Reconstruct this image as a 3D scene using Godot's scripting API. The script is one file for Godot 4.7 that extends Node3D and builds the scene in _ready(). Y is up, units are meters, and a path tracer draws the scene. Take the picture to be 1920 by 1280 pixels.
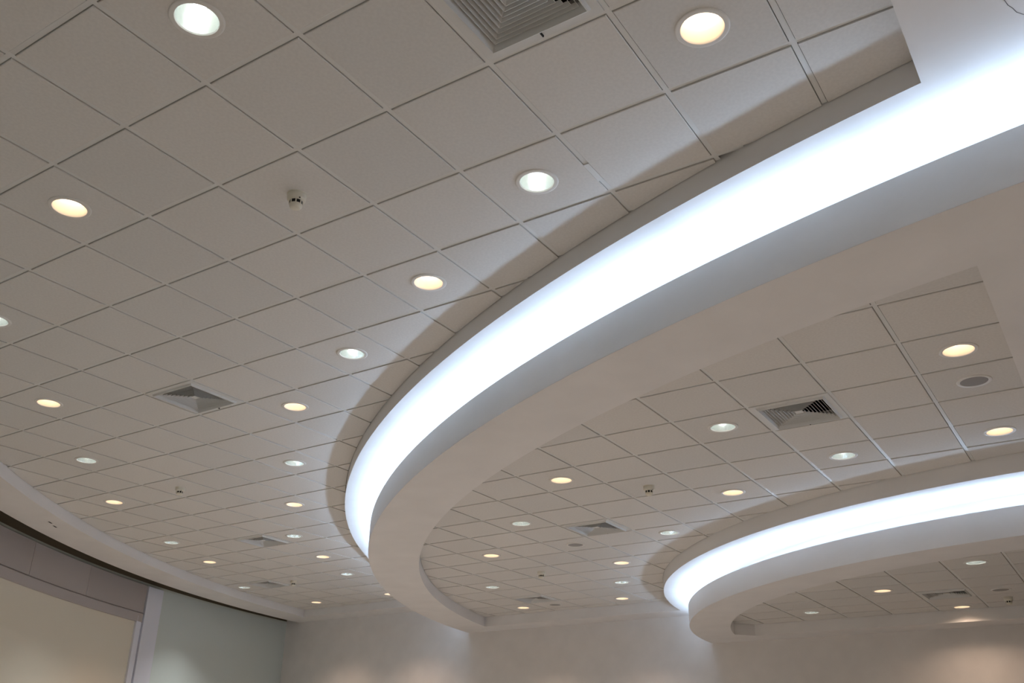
extends Node3D
# A stepped conference-hall ceiling: three tiled fields, each recessed in plaster,
# with two curved light coves between the levels. x runs along the tile rows,
# -z runs away from the camera, the floor is y = 0.

const EYE := 1.6
const H1 := EYE + 2.910      # tile faces of the three fields
const H2 := EYE + 2.459
const H3 := EYE + 2.010
const P1 := EYE + 2.776      # plaster undersides around them
const P2 := EYE + 2.300
const P3 := EYE + 1.853
const U1 := EYE + 2.572      # tops of the cove upstands
const U2 := EYE + 2.105
const C1 := Vector2(5.551, -14.482)   # large cove
const R1_LIP := 13.178
const R1_UP := 12.874
const R1_IN := 12.272
const R1_BACK := 12.46
const C2 := Vector2(3.386, -12.549)   # small cove
const R2_LIP := 6.196
const R2_UP := 5.876
const R2_IN := 5.323
const R2_BACK := 5.46
const CL := Vector2(7.138, -14.867)   # curved side wall
const RL_LIP := 18.197
const RL_EDGE := 18.765
const RL_WALL := 19.12
const X_EDGE := 2.83
const Z_REC := -11.68
const Z_WALL := -12.22
const X_WALL := 7.6
const CELL := 0.6
const ADDED_LAMPS := [Vector2(4.8, 1.9), Vector2(6.4, 1.9), Vector2(4.8, 0.1), Vector2(6.4, 0.1)]  # unseen downlights added to brighten the lip, soffit and beam

# light and colour controls
const EXPOSURE := 1.0
const TUBE_ENERGY := 0.22
const DOWN_ENERGY := 4.5
const COOL_TUBE := Color(0.755, 0.87, 1.0)
const WARM := Color(1.0, 0.865, 0.755)
const COOL := Color(0.98, 0.995, 0.99)

var M := {}
var used := {}
var room := PackedVector2Array()
var hole_tile: ArrayMesh
var whole_tile: ArrayMesh

func _ready() -> void:
	var cam := Camera3D.new()
	cam.name = "camera"
	cam.position = Vector3(3.0994, EYE, 2.0959)
	cam.rotation = Vector3(0.4341, 0.5787, 0.0112)
	cam.fov = 40.29
	cam.near = 0.05
	cam.far = 80.0
	add_child(cam)
	cam.current = true
	var env := Environment.new()
	env.background_mode = Environment.BG_COLOR
	env.background_color = Color(0, 0, 0)
	env.tonemap_mode = Environment.TONE_MAPPER_LINEAR
	env.tonemap_exposure = EXPOSURE
	env.sdfgi_enabled = true
	env.ssao_enabled = true
	env.ssil_enabled = true
	var we := WorldEnvironment.new()
	we.name = "environment"
	we.environment = env
	add_child(we)
	make_materials()
	shell()
	plaster()
	fields()
	coves()
	board()

# ---------------------------------------------------------------- materials
func mat(key: String, c: Color, rough := 0.85, metal := 0.0, spec := 0.5) -> StandardMaterial3D:
	var m := StandardMaterial3D.new()
	m.resource_name = key
	m.albedo_color = c
	m.roughness = rough
	m.metallic = metal
	m.metallic_specular = spec
	M[key] = m
	return m

func noise_tex(freq: float, seed_: int, lo: Color, hi: Color, size := 512, octaves := 4) -> NoiseTexture2D:
	var n := FastNoiseLite.new()
	n.seed = seed_
	n.frequency = freq
	n.fractal_octaves = octaves
	var t := NoiseTexture2D.new()
	t.width = size
	t.height = size
	t.seamless = true
	t.noise = n
	var g := Gradient.new()
	g.set_color(0, lo)
	g.set_color(1, hi)
	t.color_ramp = g
	return t

func make_materials() -> void:
	var grain := noise_tex(0.06, 3, Color(0.962, 0.962, 0.962), Color(1, 1, 1))
	var relief := noise_tex(0.09, 7, Color(0, 0, 0), Color(1, 1, 1))
	for k in 3:
		var t := mat("ceiling_tile_%d" % k, [Color(0.895, 0.885, 0.868), Color(0.885, 0.877, 0.862), Color(0.903, 0.891, 0.872)][k], 0.92, 0.0, 0.3)
		t.albedo_texture = grain
		t.uv1_scale = Vector3(1.4, 1.4, 1.4)
	mat("grid", Color(0.88, 0.88, 0.87), 0.38, 0.0, 0.5)
	var pl := mat("plaster", Color(0.932, 0.924, 0.918), 0.8, 0.0, 0.3)
	pl.albedo_texture = noise_tex(0.008, 11, Color(0.97, 0.97, 0.97), Color(1, 1, 1), 512, 3)
	pl.uv1_scale = Vector3(0.35, 0.35, 0.35)
	var wb := mat("wall_white", Color(0.92, 0.905, 0.89), 0.85, 0.0, 0.3)
	wb.albedo_texture = pl.albedo_texture
	wb.uv1_scale = Vector3(0.5, 0.5, 0.5)
	mat("wall_grey_green", Color(0.81, 0.84, 0.82), 0.8, 0.0, 0.3)
	var fl := mat("carpet", Color(0.66, 0.65, 0.64), 0.95, 0.0, 0.2)
	fl.albedo_texture = noise_tex(0.1, 21, Color(0.85, 0.85, 0.85), Color(1, 1, 1))
	mat("slab", Color(0.35, 0.34, 0.33), 0.95)
	mat("enamel", Color(0.90, 0.89, 0.87), 0.4)
	mat("warm_reflector", Color(0.95, 0.90, 0.84), 0.45)
	mat("steel_reflector", Color(0.94, 0.955, 0.945), 0.25, 0.85)
	mat("vent_paint", Color(0.86, 0.86, 0.85), 0.42)
	mat("duct", Color(0.06, 0.055, 0.05), 0.9)
	mat("detector", Color(0.90, 0.88, 0.82), 0.45)
	mat("dark", Color(0.10, 0.10, 0.09), 0.7)
	mat("speaker_mesh", Color(0.62, 0.61, 0.60), 0.7)
	mat("slot_shade", Color(0.36, 0.33, 0.27), 0.9)  # dark brown stands in for the shade inside the wall slot
	mat("crack", Color(0.30, 0.30, 0.31), 0.9)
	mat("panel", Color(0.68, 0.645, 0.625), 0.5, 0.1)
	mat("panel_pale", Color(0.70, 0.665, 0.645), 0.5, 0.1)
	mat("rail", Color(0.71, 0.68, 0.67), 0.4, 0.2)
	mat("aluminium", Color(0.90, 0.91, 0.95), 0.36, 0.3)
	mat("screen", Color(0.87, 0.84, 0.77), 0.75, 0.0, 0.3)
	glow("warm_lamp", Color(1.0, 0.885, 0.765), 4.4)
	glow("cool_lamp", Color(0.975, 1.0, 0.985), 7.0)
	glow("tube_glow", COOL_TUBE, 16.0)

func glow(key: String, c: Color, e: float) -> void:
	var m := mat(key, Color(0.95, 0.95, 0.95), 0.5)
	m.emission_enabled = true
	m.emission = c
	m.emission_energy_multiplier = e

# ---------------------------------------------------------------- helpers
func numbered(called: String) -> String:
	if not used.has(called):
		used[called] = 0
		return called
	used[called] += 1
	return "%s_%03d" % [called, used[called]]

func thing(called: String, label: String, category: String, at: Vector3, group := "") -> Node3D:
	var o := Node3D.new()
	o.name = numbered(called)
	add_child(o)
	o.position = at
	o.set_meta("label", label)
	if category != "":
		o.set_meta("category", category)
	if group != "":
		o.set_meta("group", group)
	return o

func structure(called: String, label: String) -> Node3D:
	var o := thing(called, label, "", Vector3.ZERO)
	o.set_meta("kind", "structure")
	return o

func part(called: String, mesh: Mesh, m: Material, parent: Node3D, at := Vector3.ZERO) -> MeshInstance3D:
	var o := MeshInstance3D.new()
	var key := "%d/%s" % [parent.get_instance_id(), called]
	if used.has(key):
		used[key] += 1
		o.name = "%s_%03d" % [called, used[key]]
	else:
		used[key] = 0
		o.name = called
	o.mesh = mesh
	o.material_override = m
	o.position = at
	o.cast_shadow = GeometryInstance3D.SHADOW_CASTING_SETTING_ON
	parent.add_child(o, true)
	return o

func begin() -> SurfaceTool:
	var st := SurfaceTool.new()
	st.begin(Mesh.PRIMITIVE_TRIANGLES)
	return st

func tri(st: SurfaceTool, a: Vector3, b: Vector3, c: Vector3, na: Vector3, nb: Vector3, nc: Vector3) -> void:
	if (c - a).cross(b - a).dot(na + nb + nc) < 0.0:
		var t := b
		b = c
		c = t
		var tn := nb
		nb = nc
		nc = tn
	var level := absf(na.y) > 0.6
	for v in [[a, na], [b, nb], [c, nc]]:
		var p: Vector3 = v[0]
		st.set_uv(Vector2(p.x, p.z) if level else Vector2(p.x - p.z, p.y))
		st.set_normal(v[1])
		st.add_vertex(p)

func quad(st: SurfaceTool, a: Vector3, b: Vector3, c: Vector3, d: Vector3, n: Vector3) -> void:
	tri(st, a, b, c, n, n, n)
	tri(st, a, c, d, n, n, n)

func v3(p: Vector2, y: float) -> Vector3:
	return Vector3(p.x, y, p.y)

func disk(c: Vector2, r: float, n: int) -> PackedVector2Array:
	var out := PackedVector2Array()
	for k in n:
		out.append(c + Vector2(r, 0).rotated(TAU * k / n))
	return out

func rect(x0: float, z0: float, x1: float, z1: float) -> PackedVector2Array:
	return PackedVector2Array([Vector2(x0, z0), Vector2(x1, z0), Vector2(x1, z1), Vector2(x0, z1)])

func area(p: PackedVector2Array) -> float:
	var s := 0.0
	for k in p.size():
		s += p[k].cross(p[(k + 1) % p.size()])
	return absf(s) / 2.0

func largest(ps: Array) -> PackedVector2Array:
	var best := PackedVector2Array()
	for p in ps:
		if best.is_empty() or area(p) > area(best):
			best = p
	return best

# a flat sheet: polygon(s) as a face at height y, looking down (or up)
func face(st: SurfaceTool, p: PackedVector2Array, y: float, up := false) -> void:
	var n := Vector3.UP if up else Vector3.DOWN
	var t := Geometry2D.triangulate_polygon(p)
	for k in range(0, t.size(), 3):
		tri(st, v3(p[t[k]], y), v3(p[t[k + 1]], y), v3(p[t[k + 2]], y), n, n, n)

# a level board from an outline with other outlines cut out of it, `thick` high from y upwards
func plate(st: SurfaceTool, outline: PackedVector2Array, cuts: Array, y: float, thick: float) -> void:
	var xs := [-14.0, -9.0, -6.0, -4.0, -2.2, -1.0, 0.5, 1.6, 2.6, 3.4, 4.8, 6.4, 8.5]
	for k in xs.size() - 1:
		var pieces: Array = Geometry2D.intersect_polygons(outline, rect(xs[k], -16, xs[k + 1], 6))
		for c in cuts:
			var next := []
			for p in pieces:
				next.append_array(Geometry2D.clip_polygons(p, c))
			pieces = next
		for p in pieces:
			if area(p) > 1e-5:
				face(st, p, y)
				face(st, p, y + thick, true)

# an upright sheet along an outline, smooth round its curves; `side` +1 thickens it outward of the polygon
func curtain(st: SurfaceTool, p: PackedVector2Array, y0: float, y1: float, thick: float, closed := true, facing := 1.0, cap := false) -> void:
	var n := p.size()
	var ccw := not Geometry2D.is_polygon_clockwise(p)
	var segs := n if closed else n - 1
	var sn := []
	for k in segs:
		var d := (p[(k + 1) % n] - p[k]).normalized()
		var o := Vector2(d.y, -d.x) if ccw else Vector2(-d.y, d.x)
		sn.append(o)     # outward of the polygon
	for k in segs:
		var a := p[k]
		var b := p[(k + 1) % n]
		var na: Vector2 = sn[k]
		var nb: Vector2 = sn[k]
		var prev: int = (k - 1 + segs) % segs
		var nxt: int = (k + 1) % segs
		if (closed or k > 0) and (sn[prev] as Vector2).dot(sn[k]) > 0.97:
			na = ((sn[prev] as Vector2) + (sn[k] as Vector2)).normalized()
		if (closed or k < segs - 1) and (sn[nxt] as Vector2).dot(sn[k]) > 0.97:
			nb = ((sn[nxt] as Vector2) + (sn[k] as Vector2)).normalized()
		for s in [0, 1]:
			var f: float = facing if s == 0 else -facing
			var oa: Vector2 = a - na * facing * thick * s
			var ob: Vector2 = b - nb * facing * thick * s
			var fa := v3(na * f, 0)
			var fb := v3(nb * f, 0)
			tri(st, v3(oa, y0), v3(ob, y0), v3(ob, y1), fa, fb, fb)
			tri(st, v3(oa, y0), v3(ob, y1), v3(oa, y1), fa, fb, fa)
		if cap:
			var ia := a - na * facing * thick
			var ib := b - nb * facing * thick
			quad(st, v3(a, y1), v3(b, y1), v3(ib, y1), v3(ia, y1), Vector3.UP)

func open_arc(c: Vector2, r: float, step_deg := 1.0) -> PackedVector2Array:
	# the part of a circle that lies inside the room, in one run
	var out := PackedVector2Array()
	var started := false
	var n := int(720.0 / step_deg)
	for k in n:
		var p := c + Vector2(r, 0).rotated(deg_to_rad(k * step_deg))
		var inside := p.x < X_WALL + 0.1 and p.y > Z_WALL - 0.1
		if inside:
			out.append(p)
			started = true
		elif started:
			break
	return out

func lathe(profile: Array, n := 32, smooth := true) -> ArrayMesh:
	# profile: Vector2(radius, y) along the outline; the surface looks to the left of its run
	var st := begin()
	var pn := []
	for k in profile.size() - 1:
		var d: Vector2 = (profile[k + 1] - profile[k]).normalized()
		pn.append(Vector2(-d.y, d.x))
	for k in profile.size() - 1:
		var a: Vector2 = profile[k]
		var b: Vector2 = profile[k + 1]
		var na: Vector2 = pn[k]
		var nb: Vector2 = pn[k]
		if smooth and k > 0 and (pn[k - 1] as Vector2).dot(pn[k]) > 0.7:
			na = ((pn[k - 1] as Vector2) + (pn[k] as Vector2)).normalized()
		if smooth and k < pn.size() - 1 and (pn[k + 1] as Vector2).dot(pn[k]) > 0.7:
			nb = ((pn[k + 1] as Vector2) + (pn[k] as Vector2)).normalized()
		for s in n:
			var t0 := TAU * s / n
			var t1 := TAU * (s + 1) / n
			var c0 := Vector3(cos(t0), 0, sin(t0))
			var c1 := Vector3(cos(t1), 0, sin(t1))
			var up := Vector3.UP
			var p00 := c0 * a.x + up * a.y
			var p01 := c1 * a.x + up * a.y
			var p10 := c0 * b.x + up * b.y
			var p11 := c1 * b.x + up * b.y
			var n00 := c0 * na.x + up * na.y
			var n01 := c1 * na.x + up * na.y
			var n10 := c0 * nb.x + up * nb.y
			var n11 := c1 * nb.x + up * nb.y
			if a.x > 1e-5:
				tri(st, p00, p01, p11, n00, n01, n11)
			if b.x > 1e-5:
				tri(st, p00, p11, p10, n00, n11, n10)
	return st.commit()

func box(st: SurfaceTool, lo: Vector3, hi: Vector3) -> void:
	var c := [Vector3(lo.x, lo.y, lo.z), Vector3(hi.x, lo.y, lo.z), Vector3(hi.x, lo.y, hi.z), Vector3(lo.x, lo.y, hi.z), Vector3(lo.x, hi.y, lo.z), Vector3(hi.x, hi.y, lo.z), Vector3(hi.x, hi.y, hi.z), Vector3(lo.x, hi.y, hi.z)]
	quad(st, c[0], c[1], c[2], c[3], Vector3.DOWN)
	quad(st, c[4], c[5], c[6], c[7], Vector3.UP)
	quad(st, c[0], c[1], c[5], c[4], Vector3.FORWARD)
	quad(st, c[3], c[2], c[6], c[7], Vector3.BACK)
	quad(st, c[0], c[3], c[7], c[4], Vector3.LEFT)
	quad(st, c[1], c[2], c[6], c[5], Vector3.RIGHT)

# ---------------------------------------------------------------- room shell
func shell() -> void:
	var a0 := acos((X_WALL - CL.x) / RL_WALL)
	var a1 := PI - asin((Z_WALL - CL.y) / RL_WALL)
	var arc := PackedVector2Array()
	for k in 161:
		arc.append(CL + Vector2(RL_WALL, 0).rotated(lerpf(a0, a1, k / 160.0)))
	room = arc.duplicate()
	room.append(Vector2(X_WALL, Z_WALL))
	var top := H1 + 0.45
	var st := begin()
	plate(st, largest(Geometry2D.offset_polygon(room, 0.2)), [], -0.15, 0.15)
	part("carpet", st.commit(), M.carpet, structure("floor", "warm grey carpeted hall floor below the picture"))
	st = begin()
	plate(st, largest(Geometry2D.offset_polygon(room, 0.2)), [], top, 0.2)
	part("slab", st.commit(), M.slab, structure("roof", "dark structural slab above the suspended ceilings"))
	st = begin()
	curtain(st, arc, 0.0, top, 0.2, false, -1.0)
	var w := structure("wall_left", "curved grey-green side wall behind the framed board")
	part("wall_face", st.commit(), M.wall_grey_green, w)
	st = begin()
	box(st, Vector3(-12.4, 0, Z_WALL - 0.2), Vector3(X_WALL + 0.2, top, Z_WALL))
	part("wall_face", st.commit(), M.wall_white, structure("wall_back", "plain white end wall below both curved soffits"))
	st = begin()
	box(st, Vector3(X_WALL, 0, Z_WALL), Vector3(X_WALL + 0.2, top, arc[0].y + 0.2))
	part("wall_face", st.commit(), M.wall_white, structure("wall_right", "plain white wall on the right, outside the picture"))

# ---------------------------------------------------------------- plaster levels
var F1 := PackedVector2Array()
var F2 := PackedVector2Array()
var F3 := PackedVector2Array()

func cut(p: PackedVector2Array, q: PackedVector2Array) -> PackedVector2Array:
	return largest(Geometry2D.intersect_polygons(p, q))

func minus(p: PackedVector2Array, q: PackedVector2Array) -> PackedVector2Array:
	return largest(Geometry2D.clip_polygons(p, q))

func plaster() -> void:
	var bounds := rect(-20, Z_REC, X_EDGE, 8)
	F1 = minus(cut(cut(room, disk(CL, RL_LIP, 400)), bounds), disk(C1, R1_LIP, 400))
	F2 = minus(cut(cut(room, disk(C1, R1_IN, 400)), bounds), disk(C2, R2_LIP, 300))
	F3 = cut(cut(room, disk(C2, R2_IN, 300)), bounds)
	F3 = largest(Geometry2D.offset_polygon(F3, -0.22, Geometry2D.JOIN_ROUND))
	F3 = largest(Geometry2D.offset_polygon(F3, 0.22, Geometry2D.JOIN_ROUND))
	# upper level
	var t := structure("trim_1", "white plaster border round the highest tiled ceiling, with the large cove above it")
	var st := begin()
	plate(st, cut(room, disk(CL, RL_EDGE, 400)), [F1, disk(C1, R1_BACK, 400)] + ADDED_LAMPS.map(func(v): return disk(v, 0.097, 32)), P1, 0.012)
	part("underside", st.commit(), M.plaster, t)
	st = begin()
	curtain(st, F1, P1, H1 + 0.03, 0.012, true, -1.0)
	part("recess_edge", st.commit(), M.plaster, t)
	st = begin()
	curtain(st, open_arc(CL, RL_EDGE), P1, H1 + 0.1, 0.012, false, 1.0)
	part("border_edge", st.commit(), M.plaster, t)
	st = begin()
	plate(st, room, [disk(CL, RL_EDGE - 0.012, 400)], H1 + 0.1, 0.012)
	part("slot_cap", st.commit(), M.slot_shade, t)
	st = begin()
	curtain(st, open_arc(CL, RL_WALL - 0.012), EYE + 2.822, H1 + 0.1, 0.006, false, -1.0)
	part("slot_shade", st.commit(), M.slot_shade, t)  # strip on the wall top with the slot's shade put into its colour
	for k in 2:
		st = begin()
		var d: Vector2 = [Vector2(-7.995, -4.40), Vector2(-8.14, -4.56)][k]
		var u := (d - CL).normalized().rotated(PI / 2)
		var w := (d - CL).normalized() * 0.012
		quad(st, v3(d - u * 0.05 - w, P1 - 0.001), v3(d + u * 0.05 - w, P1 - 0.001), v3(d + u * 0.05 + w, P1 - 0.001), v3(d - u * 0.05 + w, P1 - 0.001), Vector3.DOWN)
		part("slot", st.commit(), M.dark, t)
	var cr := [Vector2(3.185, -1.215), Vector2(3.206, -1.254), Vector2(3.214, -1.29), Vector2(3.228, -1.318), Vector2(3.238, -1.35), Vector2(3.26, -1.378), Vector2(3.30, -1.40)]
	st = begin()
	for k in cr.size() - 1:
		var d: Vector2 = (cr[k + 1] - cr[k]).orthogonal().normalized() * 0.0012
		quad(st, v3(cr[k] - d, P1 - 0.0008), v3(cr[k + 1] - d, P1 - 0.0008), v3(cr[k + 1] + d, P1 - 0.0008), v3(cr[k] + d, P1 - 0.0008), Vector3.DOWN)
	var c_ := part("crack", st.commit(), M.crack, t)
	c_.set_meta("label", "fine dark crack in the plaster")
	# middle level
	t = structure("trim_2", "large curved white plaster soffit round the middle tiled ceiling")
	st = begin()
	plate(st, cut(room, disk(C1, R1_UP - 0.001, 400)), [F2, disk(C2, R2_BACK, 300)], P2, 0.03)
	part("underside", st.commit(), M.plaster, t)
	st = begin()
	curtain(st, open_arc(C1, R1_UP), P2, U1, 0.02, false, 1.0, true)
	part("fascia", st.commit(), M.plaster, t)
	st = begin()
	curtain(st, F2, P2, H2 + 0.03, 0.012, true, -1.0)
	part("recess_edge", st.commit(), M.plaster, t)
	st = begin()
	curtain(st, open_arc(C1, R1_BACK), P2 + 0.03, P1 + 0.012, 0.012, false, 1.0)
	part("cove_back", st.commit(), M.plaster, t)
	# lower level
	t = structure("trim_3", "small curved white plaster soffit round the lowest tiled ceiling")
	st = begin()
	plate(st, cut(room, disk(C2, R2_UP - 0.001, 300)), [F3], P3, 0.03)
	part("underside", st.commit(), M.plaster, t)
	st = begin()
	curtain(st, open_arc(C2, R2_UP), P3, U2, 0.02, false, 1.0, true)
	part("fascia", st.commit(), M.plaster, t)
	st = begin()
	curtain(st, F3, P3, H3 + 0.03, 0.012, true, -1.0)
	part("recess_edge", st.commit(), M.plaster, t)
	st = begin()
	curtain(st, open_arc(C2, R2_BACK), P3 + 0.03, P2 + 0.012, 0.012, false, 1.0)
	part("cove_back", st.commit(), M.plaster, t)

# ---------------------------------------------------------------- tiled fields
const TILE := 0.567
func tile_shape(hole: float) -> ArrayMesh:
	var st := begin()
	var h := TILE / 2.0
	var b := 0.003
	var lo := h - b
	var q := [Vector2(-1, -1), Vector2(1, -1), Vector2(1, 1), Vector2(-1, 1)]
	if hole > 0.0:
		for s in [-1, 1]:
			var half := rect(minf(0, s * lo), -lo, maxf(0, s * lo), lo)
			for p in Geometry2D.clip_polygons(half, disk(Vector2.ZERO, hole, 32)):
				face(st, p, 0)
	else:
		quad(st, v3(q[0] * lo, 0), v3(q[1] * lo, 0), v3(q[2] * lo, 0), v3(q[3] * lo, 0), Vector3.DOWN)
	for k in 4:
		var a: Vector2 = q[k]
		var c: Vector2 = q[(k + 1) % 4]
		var n := v3((a + c).normalized(), 0)
		quad(st, v3(a * lo, 0), v3(c * lo, 0), v3(c * h, b), v3(a * h, b), (n + Vector3.DOWN).normalized())
		quad(st, v3(a * h, b), v3(c * h, b), v3(c * h, 0.016), v3(a * h, 0.016), n)
	if hole <= 0.0:
		quad(st, v3(q[0] * h, 0.016), v3(q[1] * h, 0.016), v3(q[2] * h, 0.016), v3(q[3] * h, 0.016), Vector3.UP)
	return st.commit()

func cut_tile(ps: Array, centre: Vector2, hole: float) -> ArrayMesh:
	var st := begin()
	for p in ps:
		var rel := PackedVector2Array()
		for v in p:
			rel.append(v - centre)
		if hole > 0.0:
			for s in [-1, 1]:
				for hp in Geometry2D.intersect_polygons(rel, rect(minf(0, s), -1, maxf(0, s), 1)):
					for f in Geometry2D.clip_polygons(hp, disk(Vector2.ZERO, hole, 32)):
						face(st, f, 0)
		else:
			face(st, rel, 0)
			face(st, rel, 0.016, true)
		curtain(st, rel, 0, 0.016, 0.001, true, 1.0)
	return st.commit()

func build_field(label: String, poly: PackedVector2Array, y: float, ox: float, oz: float, lamps: Array, vents: Array) -> Node3D:
	var t := structure("ceiling", label)
	var inner := largest(Geometry2D.offset_polygon(poly, -0.005))
	var lo := Vector2(1e9, 1e9)
	var hi := -lo
	for p in inner:
		lo = lo.min(p)
		hi = hi.max(p)
	var skip := {}
	for v in vents:
		skip[Vector2i(floori(v[0]), floori(v[1]))] = true
	var holes := {}
	for v in lamps:
		holes[Vector2i(floori(v[0]), floori(v[1]))] = v
	var i0 := floori((lo.x - ox) / CELL)
	var i1 := ceili((hi.x - ox) / CELL)
	var j0 := floori((oz - hi.y) / CELL)
	var j1 := ceili((oz - lo.y) / CELL)
	var eye := Vector2(3.1, 2.1)
	var list := []
	for i in range(i0, i1):
		for j in range(j0, j1):
			var c := Vector2(ox + (i + 0.5) * CELL, oz - (j + 0.5) * CELL)
			var h := TILE / 2.0
			var ps: Array = Geometry2D.intersect_polygons(rect(c.x - h, c.y - h, c.x + h, c.y + h), inner)
			var total := 0.0
			var keep := []
			for p in ps:
				if area(p) > 0.0015:
					keep.append(p)
					total += area(p)
			if keep.is_empty() or skip.has(Vector2i(i, j)):
				continue
			list.append([c.distance_to(eye), i, j, c, keep, total])
	list.sort_custom(func(a, b): return a[0] < b[0])
	var rest := begin()
	var n_rest := 0
	var made := 0
	for e in list:
		var c: Vector2 = e[3]
		var lamp: Variant = holes.get(Vector2i(e[1], e[2]))
		var m: Material = M["ceiling_tile_%d" % (posmod(e[1] * 7 + e[2] * 13 + (e[1] * e[2]) % 5, 3))]
		# tiles behind the camera's back are not in the picture: they count last
		var seen := (c - eye).dot(Vector2(-sin(0.5787), -cos(0.5787))) > 1.2
		var mesh: ArrayMesh
		if e[5] > TILE * TILE * 0.999:
			mesh = hole_tile if lamp != null else whole_tile
		else:
			var at := c
			if lamp != null:
				at = Vector2(ox + lamp[0] * CELL, oz - lamp[1] * CELL)
			mesh = cut_tile(e[4], at, 0.097 if lamp != null else 0.0)
			c = at
		if seen and made < 300:
			part("tile", mesh, m, t, v3(c, y))
			made += 1
		else:
			rest.append_from(mesh, 0, Transform3D(Basis(), v3(c, y)))
			n_rest += 1
	if n_rest > 0:
		var r := part("outer_tiles", rest.commit(), M.ceiling_tile_0, t)
		r.set_meta("kind", "stuff")
	# the metal grid, a little above the tile faces
	for i in range(i0, i1 + 1):
		var x := ox + i * CELL
		for s in Geometry2D.intersect_polyline_with_polygon(PackedVector2Array([Vector2(x, 9), Vector2(x, -14)]), inner):
			bar(t, s[0], s[s.size() - 1], y + 0.0075)
	for j in range(j0, j1 + 1):
		var z := oz - j * CELL
		for s in Geometry2D.intersect_polyline_with_polygon(PackedVector2Array([Vector2(-14, z), Vector2(8, z)]), inner):
			bar(t, s[0], s[s.size() - 1], y + 0.0080)
	return t

func bar(t: Node3D, a: Vector2, b: Vector2, y: float) -> void:
	if a.distance_to(b) < 0.03:
		return
	var c := (a + b) / 2.0
	var h := (b - a).abs() / 2.0 + Vector2(0.013, 0.013)
	if h.x > h.y:
		h.x -= 0.013
	else:
		h.y -= 0.013
	var st := begin()
	box(st, Vector3(-h.x, 0, -h.y), Vector3(h.x, 0.0015, h.y))
	var s := Vector3(0.0015, 0, h.y) if h.y > h.x else Vector3(h.x, 0, 0.0015)
	box(st, Vector3(-s.x, 0.0015, -s.z), Vector3(s.x, 0.035, s.z))
	part("grid_bar", st.commit(), M.grid, t, v3(c, y))

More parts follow.
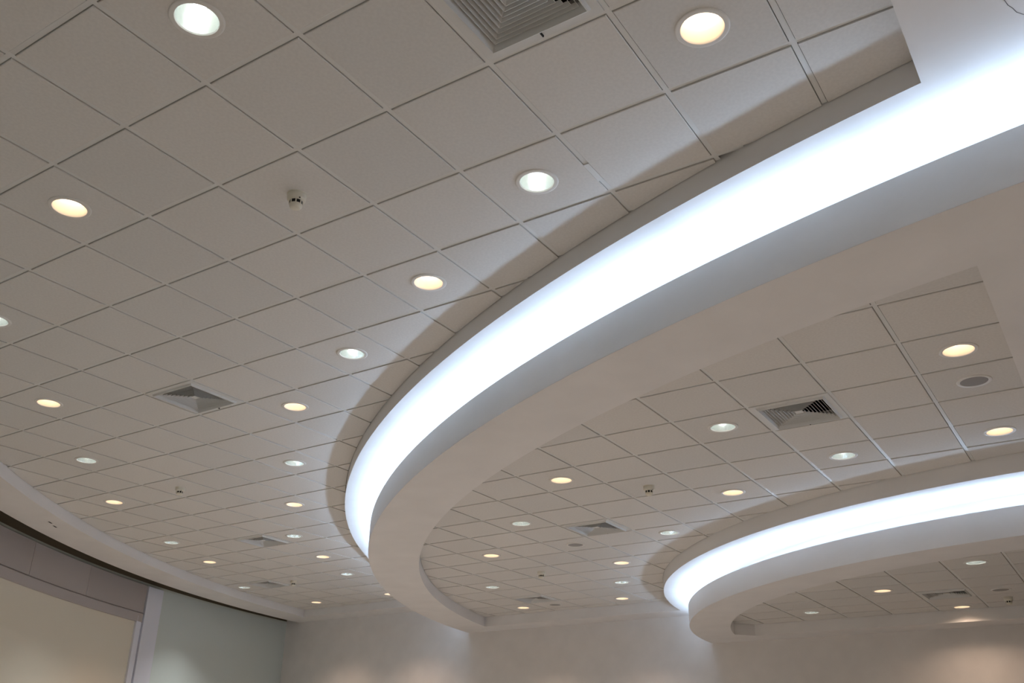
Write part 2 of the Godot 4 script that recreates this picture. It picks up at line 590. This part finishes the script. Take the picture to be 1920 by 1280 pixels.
func fields() -> void:
	whole_tile = tile_shape(0.0)
	hole_tile = tile_shape(0.097)
	var o2 := Vector2(2.2371, -3.635)
	var o3 := Vector2(2.157, -8.25)
	var ord := ["nearest", "second", "third", "fourth", "fifth", "sixth", "seventh", "eighth", "ninth", "tenth", "eleventh"]
	# cells of the lamps: rows counted from the near end, alternately warm and cool
	var row_a := [[3.5, 1.5, "w"], [1.5, 2.5, "c"], [-0.5, 3.5, "w"], [-2.5, 4.5, "c"], [-4.5, 5.5, "w"], [-6.5, 7.5, "c"], [-8.5, 9.5, "w"], [-10.5, 11.5, "c"], [-11.5, 13.5, "w"], [-12.5, 15.5, "c"], [-13.5, 18.5, "w"]]
	var row_b := [[0.5, -0.5, "c"], [-2.5, 0.5, "w"], [-5.5, 1.5, "c"], [-7.5, 3.5, "w"], [-9.5, 5.5, "c"], [-11.5, 7.5, "w"], [-13.5, 10.5, "c"], [-14.5, 12.5, "w"], [-16.5, 15.5, "c"], [-16.5, 18.5, "w"]]
	var row_c := [[0.5, 0.5, "w"], [-2.5, 1.5, "c"], [-5.5, 2.5, "w"], [-7.5, 4.5, "c"], [-9.5, 6.5, "w"], [-11.5, 9.5, "c"], [-12.5, 12.5, "w"]]
	var row_d := [[0.5, 3.5, "w"], [-1.5, 3.5, "c"], [-3.5, 4.5, "w"], [-5.5, 6.5, "c"], [-7.5, 8.5, "w"], [-8.5, 10.5, "c"], [-9.5, 12.5, "w"]]
	var row_e := [[-0.5, 0.5, "c"], [-2.5, 2.5, "w"], [-4.5, 4.5, "c"], [-1.5, 5.3, "w", "wide"]]
	var vents_1 := [[2.5, 0.5], [-5.5, 4.5], [-11.5, 11.5], [-15.5, 15.5]]
	var vents_2 := [[-1.5, 1.5], [-6.5, 5.5], [-11.5, 11.5]]
	var vents_3 := [[-1.5, 3.5]]
	var c1 := build_field("highest suspended ceiling of square white tiles, left of the large cove", F1, H1, 0, 0, row_a + row_b, vents_1)
	build_field("middle suspended ceiling of square white tiles between the two coves", F2, H2, o2.x, o2.y, row_c + row_d, vents_2)
	build_field("lowest suspended ceiling of square white tiles inside the small cove", F3, H3, o3.x, o3.y, row_e, vents_3)
	var st := begin()
	box(st, Vector3(-0.016, -0.003, -0.085), Vector3(0.016, 0.004, 0.085))
	part("splice_clip", st.commit(), M.grid, c1, Vector3(1.2, H1 + 0.0035, -1.59))
	for k in row_a.size():
		downlight(row_a[k], Vector2.ZERO, H1, "%s of the row along the large cove" % ord[k], "downlights in the highest ceiling")
	for k in row_b.size():
		downlight(row_b[k], Vector2.ZERO, H1, "%s of the outer row, away from the large cove" % ord[k], "downlights in the highest ceiling", 0.35 if k < 4 else 0.85)
	for k in row_c.size():
		downlight(row_c[k], o2, H2, "%s of the middle ceiling's row beside the large soffit" % ord[k], "downlights in the middle ceiling", 0.8)
	for k in row_d.size():
		downlight(row_d[k], o2, H2, "%s of the row along the small cove" % ord[k], "downlights in the middle ceiling", 0.7)
	var words := ["nearest lamp in the lowest ceiling", "between two cool lamps in the lowest ceiling", "farthest from the grille in the lowest ceiling", "in the lowest ceiling, close to the end wall"]
	for k in 4:
		downlight(row_e[k], o3, H3, words[k], "downlights in the lowest ceiling", 0.4 if k < 3 else 0.2)
	for k in ADDED_LAMPS.size():
		downlight([ADDED_LAMPS[k].x / CELL, -ADDED_LAMPS[k].y / CELL, "c" if k % 2 else "w"], Vector2.ZERO, P1, "%s of the unseen lamps added beyond the right edge" % ord[k], "added downlights in the plaster border", 1.5)
	var vl := ["large near air grille of square louvres cut by the top edge", "square louvred air grille in the highest ceiling, third from the end wall", "square louvred air grille in the highest ceiling, second from the end wall", "dark square air grille in the highest ceiling, closest to the end wall"]
	for k in 4:
		vent(v3(Vector2(vents_1[k][0], -vents_1[k][1]) * CELL, H1), vl[k])
	vl = ["square louvred air grille in the middle ceiling beside a cool lamp, nearest there", "square louvred air grille in the middle ceiling, above the small round speaker", "dark square air grille in the middle ceiling, closest to the end wall"]
	for k in 3:
		vent(v3(o2 + Vector2(vents_2[k][0], -vents_2[k][1]) * CELL, H2), vl[k])
	vent(v3(o3 + Vector2(-1.5, -3.5) * CELL, H3), "square louvred air grille in the lowest ceiling beside a warm lamp")
	var sl := [["white smoke detector hanging from the highest ceiling, nearest and largest", Vector2(-0.5, -1.5) * CELL, H1], ["white smoke detector in the highest ceiling, midway to the end wall", Vector2(-9.5, -7.5) * CELL, H1], ["tiny smoke detector in the highest ceiling beside the farthest grille", Vector2(-14.5, -15.5) * CELL, H1], ["white smoke detector in the middle ceiling, nearest and largest there", o2 + Vector2(-4.5, -3.5) * CELL, H2], ["small smoke detector in the middle ceiling nearer the end wall", o2 + Vector2(-9.5, -8.5) * CELL, H2], ["smoke detector in the lowest ceiling beside the speaker and grille", o3 + Vector2(-0.5, -4.5) * CELL, H3]]
	for s in sl:
		detector(v3(s[1], s[2]), s[0])
	var pl := [["round grey speaker in the middle ceiling beside a warm lamp, nearest and largest", o2 + Vector2(0.5, -1.5) * CELL, H2], ["small round grey speaker in the middle ceiling below the second grille", o2 + Vector2(-7.5, -6.5) * CELL, H2], ["tiny round grey speaker in the middle ceiling beside the farthest grille", o2 + Vector2(-11.5, -12.5) * CELL, H2], ["round grey speaker in the lowest ceiling above the smoke detector", o3 + Vector2(-0.5, -3.5) * CELL, H3]]
	for s in pl:
		speaker(v3(s[1], s[2]), s[0])

var shapes := {}
func shared(key: String, make: Callable) -> Mesh:
	if not shapes.has(key):
		shapes[key] = make.call()
	return shapes[key]

func downlight(cell: Array, o: Vector2, y: float, where: String, group: String, share := 1.0) -> void:
	var warm: bool = cell[2] == "w"
	var at := o + Vector2(cell[0], -cell[1]) * CELL
	var t := thing("downlight", ("warm white recessed downlight, " if warm else "cool white recessed downlight, ") + where, "downlight", v3(at, y), group)
	part("trim_ring", shared("ring", func(): return lathe([Vector2(0.092, 0.010), Vector2(0.0925, -0.003), Vector2(0.0945, -0.0065), Vector2(0.1085, -0.007), Vector2(0.1145, -0.006), Vector2(0.1175, -0.003), Vector2(0.118, 0.0005)], 48)), M.enamel, t)
	if warm:
		part("reflector", shared("cup_w", func(): return lathe([Vector2(0.0, 0.105), Vector2(0.05, 0.102), Vector2(0.074, 0.085), Vector2(0.086, 0.045), Vector2(0.092, 0.002)], 40)), M.warm_reflector, t)
		part("lamp", shared("lens_w", func(): return lathe([Vector2(0.0, 0.050), Vector2(0.035, 0.051), Vector2(0.062, 0.056), Vector2(0.074, 0.064), Vector2(0.076, 0.07), Vector2(0.0, 0.075)], 40)), M.warm_lamp, t)
	else:
		part("reflector", shared("cup_c", func(): return lathe([Vector2(0.0, 0.125), Vector2(0.045, 0.122), Vector2(0.072, 0.095), Vector2(0.086, 0.05), Vector2(0.092, 0.002)], 40)), M.steel_reflector, t)
		part("lamp", shared("bulb_c", func(): return lathe([Vector2(0.0, 0.045), Vector2(0.016, 0.048), Vector2(0.026, 0.058), Vector2(0.029, 0.075), Vector2(0.026, 0.1), Vector2(0.02, 0.122)], 24)), M.cool_lamp, t)
	var l := SpotLight3D.new()
	l.name = "light"
	l.light_color = WARM if warm else COOL
	l.light_energy = DOWN_ENERGY * share * (0.6 if at.y < -10.6 and cell.size() == 3 else 1.0)
	l.light_size = 0.05
	l.spot_angle = 78.0 if cell.size() > 3 else 54.0
	l.spot_angle_attenuation = 1.0
	l.spot_range = 30.0
	l.spot_attenuation = 2.0
	l.shadow_enabled = true
	l.position = Vector3(0, -0.06, 0)
	l.rotation.x = -PI / 2
	t.add_child(l)

func vent(at: Vector3, label: String) -> void:
	var t := thing("air_grille", label, "air vent", at, "square air grilles in the ceilings")
	part("frame", shared("vent_frame", vent_frame), M.vent_paint, t)
	part("duct", shared("vent_duct", vent_duct), M.duct, t)
	for side in 4:
		for k in 8:
			var s := part("slat", shared("slat_%d" % k, vent_slat.bind(k)), M.vent_paint, t)
			s.rotation.y = side * PI / 2
	part("latch", shared("vent_latch", func():
		var st := begin()
		box(st, Vector3(-0.003, -0.010, -0.275), Vector3(0.003, -0.001, -0.245))
		return st.commit()), M.dark, t)
	part("centre_plate", shared("vent_mid", func():
		var st := begin()
		box(st, Vector3(-0.028, 0.006, -0.028), Vector3(0.028, 0.01, 0.028))
		return st.commit()), M.vent_paint, t)

func ring_quads(st: SurfaceTool, r0: float, y0: float, r1: float, y1: float) -> void:
	# a square ring from half-width r0 at y0 to r1 at y1, facing down or to the middle
	var q := [Vector2(-1, -1), Vector2(1, -1), Vector2(1, 1), Vector2(-1, 1)]
	for k in 4:
		var a: Vector2 = q[k]
		var b: Vector2 = q[(k + 1) % 4]
		var o := v3((a + b) / 2.0, 0)
		var n := (o * (y1 - y0) + Vector3.UP * (r0 - r1)).normalized()
		if n.y > 0.001:
			n = -n
		elif absf(n.y) <= 0.001:
			n = -o
		quad(st, v3(a * r0, y0), v3(b * r0, y0), v3(b * r1, y1), v3(a * r1, y1), n)

func vent_frame() -> ArrayMesh:
	var st := begin()
	ring_quads(st, 0.290, 0.012, 0.290, 0.0)
	ring_quads(st, 0.290, 0.0, 0.250, 0.0)
	ring_quads(st, 0.250, 0.0, 0.241, -0.016)
	ring_quads(st, 0.241, -0.016, 0.236, -0.017)
	ring_quads(st, 0.236, -0.017, 0.214, 0.028)
	ring_quads(st, 0.214, 0.028, 0.214, 0.06)
	return st.commit()

func vent_duct() -> ArrayMesh:
	var st := begin()
	ring_quads(st, 0.216, 0.05, 0.216, 0.22)
	quad(st, Vector3(-0.216, 0.22, -0.216), Vector3(0.216, 0.22, -0.216), Vector3(0.216, 0.22, 0.216), Vector3(-0.216, 0.22, 0.216), Vector3.DOWN)
	return st.commit()

func vent_slat(k: int) -> ArrayMesh:
	# one mitred louvre on the +z side: low outer edge, high inner edge, 1.2 mm thick
	var st := begin()
	var ro := 0.210 - k * 0.0235
	var ri := ro - 0.010
	var y0 := 0.002
	var y1 := 0.022
	var a := Vector3(-ro, y0, ro)
	var b := Vector3(ro, y0, ro)
	var c := Vector3(ri, y1, ri)
	var d := Vector3(-ri, y1, ri)
	var n := Vector3(0, -0.010, -0.020).normalized()
	var u := Vector3(0, 0, 0.0025)
	quad(st, a, b, c, d, n)
	quad(st, a + u, b + u, c + u, d + u, -n)
	quad(st, a, b, b + u, a + u, Vector3(0, -1, 1).normalized())
	return st.commit()

func detector(at: Vector3, label: String) -> void:
	var t := thing("smoke_detector", label, "smoke detector", at, "smoke detectors on the ceilings")
	part("base", shared("det_base", func(): return lathe([Vector2(0.0, -0.003), Vector2(0.050, -0.003), Vector2(0.054, -0.003), Vector2(0.056, 0.0), Vector2(0.056, 0.001)].map(func(v): return v), 32)), M.detector, t)
	part("body", shared("det_body", func(): return lathe([Vector2(0.036, -0.046), Vector2(0.041, -0.044), Vector2(0.050, -0.037), Vector2(0.052, -0.032), Vector2(0.052, -0.008), Vector2(0.050, -0.002)], 32)), M.detector, t)
	part("chamber", shared("det_dark", func(): return lathe([Vector2(0.0355, -0.066), Vector2(0.0355, -0.044)], 24)), M.dark, t)
	for k in 8:
		var w := part("rib", shared("det_rib", func():
			var st := begin()
			box(st, Vector3(-0.0035, -0.067, 0.030), Vector3(0.0035, -0.045, 0.0385))
			return st.commit()), M.detector, t)
		w.rotation.y = TAU * k / 8
	part("cap", shared("det_cap", func(): return lathe([Vector2(0.0, -0.090), Vector2(0.022, -0.089), Vector2(0.029, -0.086), Vector2(0.034, -0.080), Vector2(0.037, -0.066), Vector2(0.034, -0.065), Vector2(0.0, -0.065)], 32)), M.detector, t)
	part("indicator", shared("det_led", func(): return lathe([Vector2(0.0, -0.0215), Vector2(0.004, -0.0195), Vector2(0.005, -0.017)], 12)), M.dark, t, Vector3(0.045, -0.024, 0.018))

func speaker(at: Vector3, label: String) -> void:
	var t := thing("ceiling_speaker", label, "speaker", at, "round speakers in the ceilings")
	part("rim", shared("spk_rim", func(): return lathe([Vector2(0.088, -0.001), Vector2(0.090, -0.006), Vector2(0.108, -0.007), Vector2(0.112, -0.004), Vector2(0.113, 0.0)], 40)), M.enamel, t)
	part("grille", shared("spk_grille", func(): return lathe([Vector2(0.0, -0.008), Vector2(0.05, -0.007), Vector2(0.089, -0.003)], 40)), M.speaker_mesh, t)

# ---------------------------------------------------------------- cove lamps
func coves() -> void:
	cove_run(C1, R1_UP - 0.06, P2 + 0.03, U1 - 0.010, "fluorescent tube hidden behind the upstand of the large cove", "tubes in the large cove")
	cove_run(C2, R2_UP - 0.065, P3 + 0.03, U2 - 0.010, "fluorescent tube hidden behind the upstand of the small cove", "tubes in the small cove")

func cove_run(c: Vector2, r: float, floor_y: float, y: float, label: String, group: String) -> void:
	var a0 := acos(clampf((X_WALL - 0.05 - c.x) / r, -1, 1))
	var a1 := PI - asin((Z_WALL + 0.03 - c.y) / r)
	var n := int(floorf((a1 - a0) * r / 1.19))
	var step := (a1 - a0) / n
	var length := step * r - 0.012
	for k in n:
		var a := a0 + step * (k + 0.5)
		var p := c + Vector2(r, 0).rotated(a)
		var t := thing("fluorescent_tube", label, "lamp", v3(p, floor_y), group)
		t.rotation.y = -(a + PI / 2)
		var h := y - floor_y
		var st := begin()
		box(st, Vector3(-length / 2, 0, -0.025), Vector3(length / 2, h - 0.03, 0.025))
		part("batten", st.commit(), M.enamel, t)
		var tube := lathe([Vector2(0.018, -length / 2), Vector2(0.018, length / 2)].map(func(v): return Vector2(v.x, -v.y)), 16)
		var o := part("tube", tube, M.tube_glow, t, Vector3(0, h, 0))
		o.rotation.z = PI / 2
		var l := AreaLight3D.new()
		l.name = "light"
		l.area_size = Vector2(length, 0.036)
		l.light_color = COOL_TUBE
		l.light_energy = TUBE_ENERGY
		l.shadow_enabled = true
		l.set("area_range", 30.0)
		# just clear of the tube, turned to the plaster above and to the room side
		l.position = Vector3(0, h + 0.015, -0.015)
		l.rotation.x = deg_to_rad(72.0)
		t.add_child(l)

# ---------------------------------------------------------------- framed board on the curved wall
func arc_block(a0: float, a1: float, r0: float, r1: float, y0: float, y1: float, n := 24, round_top := false) -> ArrayMesh:
	# a bent bar on the curved wall, from arc angle a0 to a1 (degrees), radius r0 (room side) to r1
	var st := begin()
	var c := 0.006
	var prof := [[r0 + c, y0], [r0, y0 + c], [r0, y1 - c], [r0 + c, y1], [r1, y1]]
	if round_top:
		prof = [[r1, y0], [r0 + c, y0], [r0, y0 + c], [r0, y1 - 0.016], [r0 + 0.004, y1 - 0.006], [r0 + 0.014, y1], [r1, y1]]
	else:
		prof.push_front([r1, y0])
	for k in n:
		var u0 := Vector2.from_angle(deg_to_rad(lerpf(a0, a1, float(k) / n)))
		var u1 := Vector2.from_angle(deg_to_rad(lerpf(a0, a1, float(k + 1) / n)))
		for s in prof.size() - 1:
			var p: Array = prof[s]
			var q: Array = prof[s + 1]
			var d := Vector2(q[0] - p[0], q[1] - p[1]).normalized()
			var nr := -d.y
			var ny := d.x
			var n0 := Vector3(u0.x * nr, ny, u0.y * nr)
			var n1 := Vector3(u1.x * nr, ny, u1.y * nr)
			var p0 := v3(CL + u0 * p[0], p[1])
			var p1 := v3(CL + u1 * p[0], p[1])
			var q0 := v3(CL + u0 * q[0], q[1])
			var q1 := v3(CL + u1 * q[0], q[1])
			tri(st, p0, p1, q1, n0, n1, n1)
			tri(st, p0, q1, q0, n0, n1, n0)
	for e in [[a0, -1.0], [a1, 1.0]]:
		var u := Vector2.from_angle(deg_to_rad(e[0]))
		var nn := v3(u.orthogonal() * -e[1], 0)
		var base := v3(CL + u * r1, (y0 + y1) / 2)
		for s in prof.size() - 1:
			tri(st, base, v3(CL + u * prof[s][0], prof[s][1]), v3(CL + u * prof[s + 1][0], prof[s + 1][1]), nn, nn, nn)
	return st.commit()

func board() -> void:
	var t := thing("wall_board", "large beige display board in a grey metal frame on the curved wall", "board", Vector3.ZERO)
	var y_top := EYE + 2.775
	var y_rail := EYE + 2.32
	var y_board := EYE + 2.175
	var y_low := 0.9
	var w := RL_WALL
	var seams := [158.44, 153.39, 148.66, 143.9, 139.2, 134.5]
	for k in 5:
		part("header_panel", arc_block(seams[k + 1] + 0.012, seams[k] - 0.012, w - 0.045, w, y_rail + 0.006, y_top, 12), M.panel_pale if k == 1 else M.panel, t)
	part("top_rail", arc_block(134.5, 158.38, w - 0.062, w, y_board, y_rail, 60, true), M.rail, t)
	part("screen", arc_block(134.5, 157.95, w - 0.030, w, y_low, y_board + 0.01, 60), M.screen, t).set_meta("label", "matt beige board face")
	part("side_strip", arc_block(157.90, 158.30, w - 0.062, w, y_low, y_board + 0.10, 3), M.aluminium, t)
	part("side_rib", arc_block(158.30, 158.42, w - 0.045, w, y_low, y_board + 0.12, 2), M.aluminium, t)
	part("post", arc_block(158.47, 159.82, w - 0.070, w, y_low, y_top - 0.005, 6), M.aluminium, t).set_meta("label", "brushed silver upright")
	part("bottom_rail", arc_block(134.5, 158.38, w - 0.062, w, y_low - 0.12, y_low, 60), M.rail, t)
